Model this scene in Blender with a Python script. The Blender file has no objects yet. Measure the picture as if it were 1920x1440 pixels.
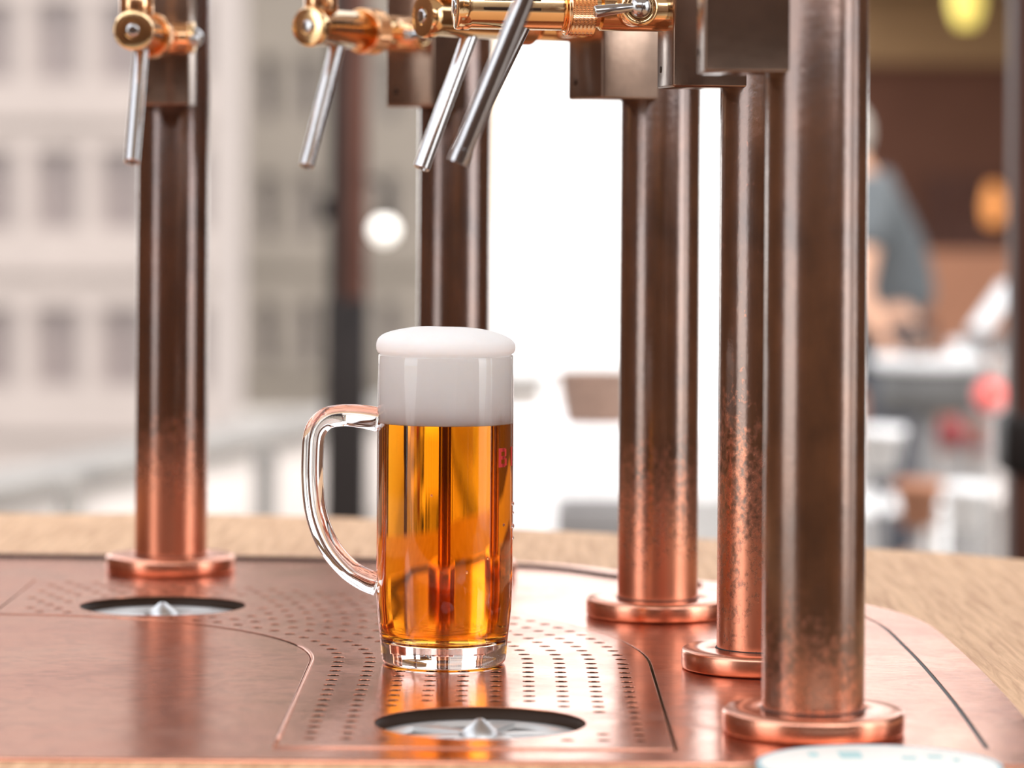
import bpy, bmesh, math, random
from mathutils import Vector, Matrix
random.seed(7)
PI = math.pi
sc = bpy.context.scene
col = sc.collection

# ------------------------------------------------------------------ camera, world, sun, exposure
F = 6300.0                      # focal length in pixels of a 1920 px wide frame
CX, HY = 960.0, 377.0           # foot of the optical axis in the frame (lens is shifted down)
H = 0.2946                      # camera above the copper plate
RO = math.radians(0.40)         # slight roll

cd = bpy.data.cameras.new('camera')
cam = bpy.data.objects.new('camera', cd)
col.objects.link(cam)
cd.sensor_width = 36.0
cd.lens = F / 1920 * 36
cd.shift_y = -(720 - HY) / 1920
cd.clip_start = 0.05
cd.clip_end = 500
c_, s_ = math.cos(RO), math.sin(RO)
cam.matrix_world = Matrix(((c_, -s_, 0, 0), (0, 0, -1, 0), (s_, c_, 0, H), (0, 0, 0, 1)))
cd.dof.use_dof = True
cd.dof.focus_distance = 2.115
cd.dof.aperture_fstop = 5.2
sc.camera = cam

w = bpy.data.worlds.new('world')
sc.world = w
w.use_nodes = True
wn = w.node_tree
sky = wn.nodes.new('ShaderNodeTexSky')
sky.sky_type = 'NISHITA'
sky.sun_disc = False
sky.sun_elevation = math.radians(54)
sky.sun_rotation = math.radians(148)
sky.altitude = 300
sky.dust_density = 1.2
sky.air_density = 1.0
hs = wn.nodes.new('ShaderNodeHueSaturation')
hs.inputs['Saturation'].default_value = 0.14
wn.links.new(sky.outputs['Color'], hs.inputs['Color'])
bg = wn.nodes['Background']
wn.links.new(hs.outputs['Color'], bg.inputs['Color'])
bg.inputs['Strength'].default_value = 0.84

sd = bpy.data.lights.new('sun', 'SUN')
sd.energy = 2.8
sd.angle = math.radians(0.6)
sd.color = (1.0, 0.95, 0.91)
sun = bpy.data.objects.new('sun', sd)
col.objects.link(sun)
sun.location = (12, -18, 20)
sun.rotation_euler = Vector((-0.40, 0.62, -1.0)).to_track_quat('-Z', 'Y').to_euler()

sc.view_settings.view_transform = 'Standard'
sc.view_settings.look = 'None'
sc.view_settings.gamma = 1.0
sc.view_settings.use_curve_mapping = False
sc.view_settings.exposure = -0.10
sc.cycles.use_denoising = True
sc.cycles.max_bounces = 20
sc.cycles.transmission_bounces = 14
sc.cycles.glossy_bounces = 6
sc.cycles.diffuse_bounces = 8
sc.cycles.sample_clamp_indirect = 12.0


# ------------------------------------------------------------------ helpers
def at(px, py, d):
    """world point seen at (px, py) of the photograph at distance d"""
    u, v = (px - CX) / F, (HY - py) / F
    return Vector(((u * c_ - v * s_) * d, d, H + (u * s_ + v * c_) * d))


def on(px, py, z=0.0):
    """world point seen at (px, py) on the horizontal plane z"""
    u, v = (px - CX) / F, (HY - py) / F
    d = (z - H) / (u * s_ + v * c_)
    return Vector(((u * c_ - v * s_) * d, d, z))


def tag(o, label=None, cat=None, group=None, kind=None):
    if label: o['label'] = label
    if cat: o['category'] = cat
    if group: o['group'] = group
    if kind: o['kind'] = kind
    return o


def empty(name, loc=(0, 0, 0), rz=0.0):
    o = bpy.data.objects.new(name, None)
    o.empty_display_size = 0.05
    col.objects.link(o)
    o.location = loc
    o.rotation_euler = (0, 0, rz)
    return o


def link(name, me, mat=None, parent=None):
    o = bpy.data.objects.new(name, me)
    col.objects.link(o)
    if mat is not None and not me.materials:
        me.materials.append(mat)
    if parent is not None:
        o.parent = parent
    return o


class MB:
    """collects shapes and links them as ONE mesh object"""
    def __init__(self):
        self.v, self.f, self.s = [], [], []

    def add(self, vs, fs, smooth=False, M=None):
        n = len(self.v)
        for p in vs:
            p = Vector(p)
            self.v.append(tuple(M @ p) if M is not None else tuple(p))
        for f in fs:
            self.f.append(tuple(i + n for i in f))
            self.s.append(smooth)
        return self

    def box(self, x0, x1, y0, y1, z0, z1, bev=0.0, M=None, seg=2):
        bm = bmesh.new()
        vs = [bm.verts.new(p) for p in ((x0, y0, z0), (x1, y0, z0), (x1, y1, z0), (x0, y1, z0),
                                        (x0, y0, z1), (x1, y0, z1), (x1, y1, z1), (x0, y1, z1))]
        for f in ((3, 2, 1, 0), (4, 5, 6, 7), (0, 1, 5, 4), (1, 2, 6, 5), (2, 3, 7, 6), (3, 0, 4, 7)):
            bm.faces.new([vs[i] for i in f])
        if bev > 0:
            bmesh.ops.bevel(bm, geom=list(bm.edges), offset=bev, segments=seg, profile=0.5, affect='EDGES')
        bm.verts.index_update()
        self.add([v.co for v in bm.verts], [[v.index for v in f.verts] for f in bm.faces], bev > 0, M)
        bm.free()
        return self

    def lathe(self, prof, seg=48, M=None, smooth=True, rf=None):
        """prof: (r, z) pairs from bottom axis to top axis, turned about z"""
        vs, fs, rings = [], [], []
        for r, z in prof:
            if r < 1e-7:
                rings.append([len(vs)]); vs.append((0, 0, z))
            else:
                ring = []
                for k in range(seg):
                    t = 2 * PI * k / seg
                    rr = rf(r, z, t) if rf else r
                    ring.append(len(vs)); vs.append((rr * math.cos(t), rr * math.sin(t), z))
                rings.append(ring)
        for a, b in zip(rings, rings[1:]):
            for k in range(seg):
                k2 = (k + 1) % seg
                if len(a) == 1 and len(b) == 1: continue
                if len(a) == 1: fs.append((a[0], b[k2], b[k])[::-1] if False else (a[0], b[k2], b[k]))
                elif len(b) == 1: fs.append((a[k], a[k2], b[0]))
                else: fs.append((a[k], a[k2], b[k2], b[k]))
        return self.add(vs, fs, smooth, M)

    def rod(self, p, q, r, seg=24, r2=None, bev=0.0):
        p, q = Vector(p), Vector(q)
        d = q - p
        L = d.length
        r2 = r if r2 is None else r2
        M = Matrix.Translation(p) @ d.to_track_quat('Z', 'Y').to_matrix().to_4x4()
        b = bev if bev > 0 else min(r, r2, L / 2) * 0.12
        prof = [(0, 0), (r - b, 0), (r - b * .3, b * .3), (r, b), (r2, L - b), (r2 - b * .3, L - b * .3), (r2 - b, L), (0, L)]
        return self.lathe(prof, seg, M)

    def tube(self, pts, rad, seg=16, cap=True, flat=None):
        """swept tube; rad a number or list; flat = (side, up) scale of the section"""
        pts = [Vector(p) for p in pts]
        n = len(pts)
        if not isinstance(rad, (list, tuple)): rad = [rad] * n
        vs, fs = [], []
        ref = None
        for i, p in enumerate(pts):
            t = (pts[min(i + 1, n - 1)] - pts[max(i - 1, 0)]).normalized()
            if ref is None:
                ref = Vector((0, 1, 0)) if abs(t.y) < .9 else Vector((1, 0, 0))
            a = (ref - t * ref.dot(t)).normalized()
            ref = a
            b = t.cross(a)
            for k in range(seg):
                th = 2 * PI * k / seg
                fa, fb = flat if flat else (1, 1)
                vs.append(p + (a * math.cos(th) * fa + b * math.sin(th) * fb) * rad[i])
        for i in range(n - 1):
            for k in range(seg):
                k2 = (k + 1) % seg
                fs.append((i * seg + k, i * seg + k2, (i + 1) * seg + k2, (i + 1) * seg + k))
        if cap:
            fs.append(tuple(range(seg))[::-1])
            fs.append(tuple((n - 1) * seg + k for k in range(seg)))
        return self.add(vs, fs, True)

    def ball(self, c, r, seg=16, rings=10, sc3=(1, 1, 1)):
        prof = [(0, -r)] + [(r * math.sin(PI * i / rings), -r * math.cos(PI * i / rings)) for i in range(1, rings)] + [(0, r)]
        M = Matrix.Translation(Vector(c)) @ Matrix.Diagonal((*sc3, 1))
        return self.lathe(prof, seg, M)

    def build(self, name, mat, parent=None, sharp=None):
        me = bpy.data.meshes.new(name)
        me.from_pydata(self.v, [], self.f)
        me.polygons.foreach_set('use_smooth', self.s)
        me.validate()
        bm = bmesh.new(); bm.from_mesh(me)
        bmesh.ops.recalc_face_normals(bm, faces=bm.faces)
        bm.to_mesh(me); bm.free()
        if sharp is not None:
            me.set_sharp_from_angle(angle=math.radians(sharp))
        return link(name, me, mat, parent)


def plate(name, outline, holes, z0, z1, mat, parent=None, bev=0.0):
    """flat sheet with true holes: filled 2D curve turned into a mesh"""
    cu = bpy.data.curves.new(name, 'CURVE')
    cu.dimensions = '2D'
    cu.fill_mode = 'BOTH'
    cu.extrude = (z1 - z0) / 2 - bev
    cu.bevel_depth = bev
    cu.bevel_resolution = 1
    for poly in [outline] + holes:
        sp = cu.splines.new('POLY')
        sp.points.add(len(poly) - 1)
        for p, q in zip(sp.points, poly):
            p.co = (q[0], q[1], 0, 1)
        sp.use_cyclic_u = True
    tmp = bpy.data.objects.new('tmp', cu)
    col.objects.link(tmp)
    dg = bpy.context.evaluated_depsgraph_get()
    dg.update()
    me = bpy.data.meshes.new_from_object(tmp.evaluated_get(dg))
    bpy.data.objects.remove(tmp)
    bpy.data.curves.remove(cu)
    me.materials.clear()
    me.transform(Matrix.Translation((0, 0, (z0 + z1) / 2)))
    bm = bmesh.new(); bm.from_mesh(me)
    bmesh.ops.remove_doubles(bm, verts=bm.verts, dist=1e-6)
    bmesh.ops.recalc_face_normals(bm, faces=bm.faces)
    bm.to_mesh(me); bm.free()
    me.name = name
    return link(name, me, mat, parent)


def catmull(pts, n=10):
    pts = [Vector(p) for p in pts]
    out = []
    for i in range(len(pts) - 1):
        p0 = pts[max(i - 1, 0)]; p1 = pts[i]; p2 = pts[i + 1]; p3 = pts[min(i + 2, len(pts) - 1)]
        for k in range(n):
            t = k / n
            out.append(0.5 * ((2 * p1) + (p2 - p0) * t + (2 * p0 - 5 * p1 + 4 * p2 - p3) * t * t + (3 * p1 - p0 - 3 * p2 + p3) * t ** 3))
    out.append(pts[-1])
    return out


def offset(line, d):
    out = []
    n = len(line)
    for i, p in enumerate(line):
        t = (line[min(i + 1, n - 1)] - line[max(i - 1, 0)])
        nn = Vector((-t.y, t.x, 0)).normalized()
        out.append(p + nn * d)
    return out


def circle(x, y, r, n=24):
    return [(x + r * math.cos(2 * PI * k / n), y + r * math.sin(2 * PI * k / n)) for k in range(n)]


# ------------------------------------------------------------------ materials
def mat(name, color, rough=0.5, metal=0.0, var=0.0, vscale=8.0, stretch=(1, 1, 1), bump=0.0, bscale=60.0,
        color2=None, emit=0.0, rvar=0.0, spec=0.5, coat=0.0, ecol=None):
    m = bpy.data.materials.new(name)
    m.use_nodes = True
    nt = m.node_tree
    b = nt.nodes['Principled BSDF']
    b.inputs['Base Color'].default_value = (*color, 1)
    b.inputs['Roughness'].default_value = rough
    b.inputs['Metallic'].default_value = metal
    b.inputs['Specular IOR Level'].default_value = spec
    b.inputs['Coat Weight'].default_value = coat
    if emit:
        b.inputs['Emission Color'].default_value = (*(ecol or color), 1)
        b.inputs['Emission Strength'].default_value = emit
    tc = nt.nodes.new('ShaderNodeTexCoord')
    mp = nt.nodes.new('ShaderNodeMapping')
    mp.inputs['Scale'].default_value = stretch
    nt.links.new(tc.outputs['Object'], mp.inputs['Vector'])
    nz = nt.nodes.new('ShaderNodeTexNoise')
    nz.inputs['Scale'].default_value = vscale
    nz.inputs['Detail'].default_value = 6
    nz.inputs['Roughness'].default_value = 0.6
    nt.links.new(mp.outputs['Vector'], nz.inputs['Vector'])
    c2 = color2 or tuple(max(0.0, c * (1 - var)) for c in color)
    rp = nt.nodes.new('ShaderNodeValToRGB')
    rp.color_ramp.elements[0].position = 0.32
    rp.color_ramp.elements[1].position = 0.68
    rp.color_ramp.elements[0].color = (*c2, 1)
    rp.color_ramp.elements[1].color = (*color, 1)
    nt.links.new(nz.outputs['Fac'], rp.inputs['Fac'])
    nt.links.new(rp.outputs['Color'], b.inputs['Base Color'])
    if rvar:
        mr = nt.nodes.new('ShaderNodeMapRange')
        mr.inputs['From Min'].default_value = 0.3; mr.inputs['From Max'].default_value = 0.7
        mr.inputs['To Min'].default_value = rough - rvar; mr.inputs['To Max'].default_value = rough + rvar
        nt.links.new(nz.outputs['Fac'], mr.inputs['Value'])
        nt.links.new(mr.outputs['Result'], b.inputs['Roughness'])
    if bump:
        n2 = nt.nodes.new('ShaderNodeTexNoise')
        n2.inputs['Scale'].default_value = bscale
        n2.inputs['Detail'].default_value = 4
        nt.links.new(mp.outputs['Vector'], n2.inputs['Vector'])
        bp = nt.nodes.new('ShaderNodeBump')
        bp.inputs['Strength'].default_value = bump
        bp.inputs['Distance'].default_value = 0.002
        nt.links.new(n2.outputs['Fac'], bp.inputs['Height'])
        nt.links.new(bp.outputs['Normal'], b.inputs['Normal'])
    return m


def sheet_copper(name):
    """worked copper sheet: pink-brown metal, fine scratches and clouded tarnish"""
    m = bpy.data.materials.new(name)
    m.use_nodes = True
    nt = m.node_tree
    N, L = nt.nodes, nt.links
    b = N['Principled BSDF']
    b.inputs['Metallic'].default_value = 1.0
    tc = N.new('ShaderNodeTexCoord')

    def noise(scale, stretch, detail=6, dist=0.0):
        mp = N.new('ShaderNodeMapping'); mp.inputs['Scale'].default_value = stretch
        L.new(tc.outputs['Object'], mp.inputs['Vector'])
        nz = N.new('ShaderNodeTexNoise'); nz.inputs['Scale'].default_value = scale
        nz.inputs['Detail'].default_value = detail; nz.inputs['Distortion'].default_value = dist
        L.new(mp.outputs['Vector'], nz.inputs['Vector'])
        return nz
    cloud = noise(8, (1, 0.8, 1), 8, 1.8)
    rp = N.new('ShaderNodeValToRGB')
    e = rp.color_ramp.elements
    e[0].position = 0.30; e[0].color = (0.50, 0.195, 0.115, 1)
    e[1].position = 0.70; e[1].color = (0.74, 0.345, 0.225, 1)
    e2 = rp.color_ramp.elements.new(0.5); e2.color = (0.65, 0.275, 0.170, 1)
    L.new(cloud.outputs['Fac'], rp.inputs['Fac'])
    fine = noise(60, (1, 1, 1), 5, 1.5)
    mx = N.new('ShaderNodeMixRGB'); mx.blend_type = 'MULTIPLY'
    mx.inputs['Fac'].default_value = 0.7
    rf = N.new('ShaderNodeValToRGB')
    rf.color_ramp.elements[0].position = 0.35; rf.color_ramp.elements[0].color = (0.7, 0.62, 0.60, 1)
    rf.color_ramp.elements[1].position = 0.55; rf.color_ramp.elements[1].color = (1, 1, 1, 1)
    L.new(fine.outputs['Fac'], rf.inputs['Fac'])
    L.new(rp.outputs['Color'], mx.inputs['Color1']); L.new(rf.outputs['Color'], mx.inputs['Color2'])
    L.new(mx.outputs['Color'], b.inputs['Base Color'])
    mr = N.new('ShaderNodeMapRange')
    mr.inputs['From Min'].default_value = 0.3; mr.inputs['From Max'].default_value = 0.7
    mr.inputs['To Min'].default_value = 0.26; mr.inputs['To Max'].default_value = 0.17
    L.new(cloud.outputs['Fac'], mr.inputs['Value'])
    L.new(mr.outputs['Result'], b.inputs['Roughness'])
    sc1 = noise(70, (1.0, 6.0, 1), 5, 0.6)
    wv = noise(14, (1, 1, 1), 3, 0.0)
    ad = N.new('ShaderNodeMath'); ad.operation = 'MULTIPLY_ADD'
    L.new(wv.outputs['Fac'], ad.inputs[0]); ad.inputs[1].default_value = 3.0
    L.new(sc1.outputs['Fac'], ad.inputs[2])
    bp = N.new('ShaderNodeBump')
    bp.inputs['Strength'].default_value = 0.085
    bp.inputs['Distance'].default_value = 0.002
    L.new(ad.outputs['Value'], bp.inputs['Height'])
    L.new(bp.outputs['Normal'], b.inputs['Normal'])
    return m


def patina(name, z_lo, z_hi, speck=0.5, tint=(0.175, 0.088, 0.050)):
    """oxidised brown copper pipe, wiped clean and pink towards its foot"""
    m = bpy.data.materials.new(name)
    m.use_nodes = True
    nt = m.node_tree
    N, L = nt.nodes, nt.links
    b = N['Principled BSDF']
    b.inputs['IOR'].default_value = 2.45        # copper oxide: dark body, strong neutral sheen
    tc = N.new('ShaderNodeTexCoord')
    sp = N.new('ShaderNodeSeparateXYZ'); L.new(tc.outputs['Object'], sp.inputs['Vector'])

    def noise(scale, stretch, detail=6):
        mp = N.new('ShaderNodeMapping'); mp.inputs['Scale'].default_value = stretch
        L.new(tc.outputs['Object'], mp.inputs['Vector'])
        nz = N.new('ShaderNodeTexNoise'); nz.inputs['Scale'].default_value = scale
        nz.inputs['Detail'].default_value = detail; nz.inputs['Roughness'].default_value = 0.62
        L.new(mp.outputs['Vector'], nz.inputs['Vector'])
        return nz
    big = noise(16, (1, 1, 0.5), 4)
    fin = noise(240, (1, 1, 0.8), 6)
    mr = N.new('ShaderNodeMapRange')
    mr.inputs['From Min'].default_value = z_lo; mr.inputs['From Max'].default_value = z_hi
    mr.inputs['To Min'].default_value = 1.0; mr.inputs['To Max'].default_value = 0.0
    mr.clamp = False
    L.new(sp.outputs['Z'], mr.inputs['Value'])
    cl = N.new('ShaderNodeClamp'); cl.inputs['Min'].default_value = -0.12; cl.inputs['Max'].default_value = 1.6
    L.new(mr.outputs['Result'], cl.inputs['Value'])
    a1 = N.new('ShaderNodeMath'); a1.operation = 'MULTIPLY_ADD'
    L.new(big.outputs['Fac'], a1.inputs[0]); a1.inputs[1].default_value = 1.1
    L.new(cl.outputs['Result'], a1.inputs[2])
    a2 = N.new('ShaderNodeMath'); a2.operation = 'MULTIPLY_ADD'
    L.new(fin.outputs['Fac'], a2.inputs[0]); a2.inputs[1].default_value = 2.2 * speck
    L.new(a1.outputs['Value'], a2.inputs[2])
    th = 0.5 * 1.1 + 0.5 * 2.2 * speck
    fr = N.new('ShaderNodeMapRange')
    fr.inputs['From Min'].default_value = th + 0.18; fr.inputs['From Max'].default_value = th + 0.90
    L.new(a2.outputs['Value'], fr.inputs['Value'])
    vr = N.new('ShaderNodeValToRGB')
    vr.color_ramp.elements[0].position = 0.3; vr.color_ramp.elements[0].color = (tint[0] * .6, tint[1] * .55, tint[2] * .5, 1)
    vr.color_ramp.elements[1].position = 0.72; vr.color_ramp.elements[1].color = (tint[0] * 1.45, tint[1] * 1.35, tint[2] * 1.25, 1)
    mid = noise(38, (1, 1, 0.6), 5)
    L.new(mid.outputs['Fac'], vr.inputs['Fac'])
    mx = N.new('ShaderNodeMixRGB')
    mx.inputs['Color2'].default_value = (0.66, 0.285, 0.180, 1)
    L.new(fr.outputs['Result'], mx.inputs['Fac'])
    L.new(vr.outputs['Color'], mx.inputs['Color1'])
    L.new(mx.outputs['Color'], b.inputs['Base Color'])
    mm = N.new('ShaderNodeMapRange')
    mm.inputs['To Min'].default_value = 0.48; mm.inputs['To Max'].default_value = 1.0
    L.new(fr.outputs['Result'], mm.inputs['Value']); L.new(mm.outputs['Result'], b.inputs['Metallic'])
    rr = N.new('ShaderNodeMapRange')
    rr.inputs['To Min'].default_value = 0.18; rr.inputs['To Max'].default_value = 0.30
    L.new(fr.outputs['Result'], rr.inputs['Value'])
    L.new(rr.outputs['Result'], b.inputs['Roughness'])
    bp = N.new('ShaderNodeBump'); bp.inputs['Strength'].default_value = 0.10; bp.inputs['Distance'].default_value = 0.001
    L.new(fin.outputs['Fac'], bp.inputs['Height']); L.new(bp.outputs['Normal'], b.inputs['Normal'])
    return m


def wood(name, light, dark, axis=(1, 14, 14), scale=9.0, rough=0.45):
    m = bpy.data.materials.new(name)
    m.use_nodes = True
    nt = m.node_tree
    N, L = nt.nodes, nt.links
    b = N['Principled BSDF']
    tc = N.new('ShaderNodeTexCoord')
    mp = N.new('ShaderNodeMapping'); mp.inputs['Scale'].default_value = axis
    L.new(tc.outputs['Object'], mp.inputs['Vector'])
    nz = N.new('ShaderNodeTexNoise'); nz.inputs['Scale'].default_value = scale; nz.inputs['Detail'].default_value = 9
    nz.inputs['Roughness'].default_value = 0.7; nz.inputs['Distortion'].default_value = 0.6
    L.new(mp.outputs['Vector'], nz.inputs['Vector'])
    rp = N.new('ShaderNodeValToRGB')
    rp.color_ramp.elements[0].position = 0.36; rp.color_ramp.elements[0].color = (*dark, 1)
    rp.color_ramp.elements[1].position = 0.60; rp.color_ramp.elements[1].color = (*light, 1)
    L.new(nz.outputs['Fac'], rp.inputs['Fac']); L.new(rp.outputs['Color'], b.inputs['Base Color'])
    b.inputs['Roughness'].default_value = rough
    bp = N.new('ShaderNodeBump'); bp.inputs['Strength'].default_value = 0.25; bp.inputs['Distance'].default_value = 0.001
    L.new(nz.outputs['Fac'], bp.inputs['Height']); L.new(bp.outputs['Normal'], b.inputs['Normal'])
    return m


def glass(name, ior, color=(1, 1, 1), rough=0.0):
    m = bpy.data.materials.new(name)
    m.use_nodes = True
    b = m.node_tree.nodes['Principled BSDF']
    b.inputs['Base Color'].default_value = (*color, 1)
    b.inputs['Roughness'].default_value = rough
    b.inputs['IOR'].default_value = ior
    b.inputs['Transmission Weight'].default_value = 1.0
    return m


M_sheet = sheet_copper('sheet_copper')
M_flange = mat('flange_copper', (0.72, 0.33, 0.22), 0.26, 1.0, 0.16, 30, bump=0.03, bscale=120)
M_block = mat('block_bronze', (0.33, 0.225, 0.17), 0.19, 0.88, 0.42, 26, bump=0.05, bscale=90)
M_block.node_tree.nodes['Principled BSDF'].inputs['IOR'].default_value = 2.3
M_brass = mat('polished_brass', (0.90, 0.62, 0.33), 0.13, 1.0, 0.10, 20)
M_gold = mat('copper_brass', (0.92, 0.55, 0.30), 0.16, 1.0, 0.10, 20)
M_chrome = mat('brushed_steel', (0.52, 0.515, 0.52), 0.17, 1.0, 0.10, 40, bump=0.02, bscale=300)
M_dark = mat('black_gap', (0.012, 0.009, 0.008), 0.6)
M_bore = mat('dark_bore', (0.030, 0.015, 0.008), 0.5, 0.2, spec=0.2)
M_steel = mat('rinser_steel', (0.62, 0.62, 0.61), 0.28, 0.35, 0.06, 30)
M_steel2 = mat('rinser_dark_steel', (0.17, 0.175, 0.18), 0.35, 0.5, 0.1, 30)  # dark grey steel of the trough and valve body
M_steel3 = mat('satin_steel', (0.60, 0.60, 0.60), 0.36, 1.0, 0.08, 40)
M_oak = wood('oak', (0.70, 0.43, 0.235), (0.47, 0.25, 0.12), (16, 0.8, 8), 10, 0.6)
M_oak.node_tree.nodes['Principled BSDF'].inputs['Specular IOR Level'].default_value = 0.25
M_cab = wood('cabinet_oak', (0.33, 0.20, 0.11), (0.20, 0.11, 0.06), (12, 12, 0.8), 8)
M_foam = mat('beer_foam', (0.96, 0.93, 0.895), 0.6, 0.0, 0.02, 60, bump=0.04, bscale=260, spec=0.3)
_b = M_foam.node_tree.nodes['Principled BSDF']
_b.inputs['Subsurface Weight'].default_value = 0.85
_b.inputs['Subsurface Radius'].default_value = (1.0, 0.95, 0.88)
_b.inputs['Subsurface Scale'].default_value = 0.05
M_print = mat('red_print', (0.55, 0.03, 0.03), 0.5)
M_glass = glass('clear_glass', 1.5)
M_beer = glass('lager', 1.335 / 1.5)
_nt = M_beer.node_tree
_va = _nt.nodes.new('ShaderNodeVolumeAbsorption')
_va.inputs['Color'].default_value = (0.966, 0.74, 0.0, 1)
_va.inputs['Density'].default_value = 68.0
_nt.links.new(_va.outputs['Volume'], _nt.nodes['Material Output'].inputs['Volume'])

M_pave = mat('paving', (0.38, 0.345, 0.31), 0.8, 0, 0.25, 2.0, bump=0.2, bscale=12)
M_cream = mat('cream_plaster', (0.265, 0.222, 0.198), 0.9, 0, 0.12, 0.6)
M_greyb = mat('grey_beige_plaster', (0.16, 0.134, 0.108), 0.9, 0, 0.2, 0.5)
M_white = mat('white_plaster', (0.72, 0.70, 0.68), 0.9, 0, 0.03, 0.4)
M_pane = mat('curtained_pane', (0.15, 0.115, 0.105), 0.35, 0, 0.15, 3)
M_pane2 = mat('dull_pane', (0.075, 0.067, 0.056), 0.4, 0, 0.15, 3)
M_sash = mat('sash_paint', (0.20, 0.16, 0.145), 0.6, 0, 0.1, 8)
M_stone = mat('pale_stone', (0.56, 0.50, 0.46), 0.85, 0, 0.15, 3, bump=0.2, bscale=20)
M_coping = mat('coping_stone', (0.20, 0.18, 0.16), 0.8, 0, 0.2, 6)
M_tan = mat('tan_stone', (0.55, 0.40, 0.27), 0.85, 0, 0.15, 3)
M_canvas = mat('cream_canvas', (0.80, 0.75, 0.68), 0.9, 0, 0.05, 6)
M_post = wood('dark_post', (0.075, 0.032, 0.022), (0.035, 0.014, 0.010), (10, 10, 0.7), 6)
M_black = mat('black_iron', (0.012, 0.009, 0.008), 0.5)
M_timber = wood('dark_timber', (0.12, 0.06, 0.035), (0.065, 0.032, 0.019), (0.7, 8, 8), 4)
M_awn = mat('brown_awning', (0.22, 0.13, 0.065), 0.9, 0, 0.15, 3)
M_brown = mat('brown_render', (0.095, 0.040, 0.025), 0.9, 0, 0.25, 1.2)
M_terra = mat('terracotta_render', (0.36, 0.16, 0.09), 0.9, 0, 0.2, 2)
M_reflw = mat('reflector_white', (0.90, 0.89, 0.88), 0.9, 0, 0.03, 2)  # bright white of the added wall reflected in the columns
M_cloth = mat('white_cloth', (0.85, 0.83, 0.82), 0.9, 0, 0.03, 6)
M_wick = mat('wicker', (0.20, 0.12, 0.085), 0.8, 0, 0.4, 40, bump=0.5, bscale=90)
M_shirt = mat('grey_shirt', (0.095, 0.103, 0.108), 0.9, 0, 0.1, 12)
M_skin = mat('skin', (0.60, 0.33, 0.21), 0.55, 0, 0.08, 8)
M_hair = mat('grey_hair', (0.42, 0.38, 0.33), 0.8, 0, 0.2, 30)
M_trous = mat('dark_trousers', (0.05, 0.05, 0.06), 0.9, 0, 0.1, 12)
M_shoe = mat('black_shoe', (0.02, 0.02, 0.02), 0.5)
M_greymet = mat('grey_table_metal', (0.20, 0.187, 0.18), 0.5, 0.3, 0.1, 12)
M_wplas = mat('white_lacquer', (0.70, 0.69, 0.68), 0.3, 0, 0.03, 12)
M_slate = mat('slate_panel', (0.09, 0.085, 0.08), 0.7, 0, 0.1, 12)
M_red = mat('red_glaze', (0.75, 0.10, 0.08), 0.3, 0, 0.1, 12)
M_dred = mat('dark_red_fabric', (0.16, 0.02, 0.02), 0.8, 0, 0.1, 12)
M_orange = mat('orange_shade', (0.85, 0.32, 0.08), 0.6, 0, 0.05, 8, emit=0.35)
M_yellow = mat('yellow_shade', (0.90, 0.72, 0.16), 0.6, 0, 0.05, 8, emit=0.55)
M_bulb = mat('frosted_bulb', (0.95, 0.90, 0.82), 0.4, emit=1.0)
M_card = mat('beer_mat_board', (0.90, 0.87, 0.81), 0.85, 0, 0.03, 20)
M_blue = mat('pale_blue_print', (0.36, 0.56, 0.62), 0.8, 0, 0.08, 30)
M_teal = mat('teal_print', (0.42, 0.62, 0.62), 0.8, 0, 0.08, 60)

for _m in (M_black, M_post, M_timber, M_brown, M_awn): _m.node_tree.nodes['Principled BSDF'].inputs['Specular IOR Level'].default_value = 0.12
# ------------------------------------------------------------------ ground and far buildings
GZ = -0.95                      # terrace level, 0.95 m under the counter
LZ = -4.6                       # square below the terrace
def slab(name, poly, z0, z1, m, parent=None):
    return plate(name, [(p[0], p[1]) for p in poly], [], z0, z1, m, parent)

tag(slab('terrace_paving', [(-5.5, -8), (14, -8), (14, 17.5), (0.40, 17.5)], LZ + 0.02, GZ, M_pave), kind='structure')
tag(slab('square_paving', [(-70, -40), (70, -40), (70, 110), (-70, 110)], LZ - 0.5, LZ, M_pave), kind='structure')


def window_mesh(wd, ht, dep):
    """sash frame round a pane; wall plane at y=0, pane recessed"""
    fr = MB(); t = 0.07
    for x0, x1, z0, z1 in ((-wd/2, -wd/2+t, -ht/2, ht/2), (wd/2-t, wd/2, -ht/2, ht/2), (-wd/2+t, wd/2-t, ht/2-t, ht/2),
                           (-wd/2+t, wd/2-t, -ht/2, -ht/2+t), (-.03, .03, -ht/2+t, ht/2-t), (-wd/2+t, wd/2-t, ht*.18, ht*.18+.05)):
        fr.box(x0, x1, dep - .06, dep, z0, z1)
    pn = MB().box(-wd/2, wd/2, dep, dep + .03, -ht/2, ht/2)
    return fr, pn


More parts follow.
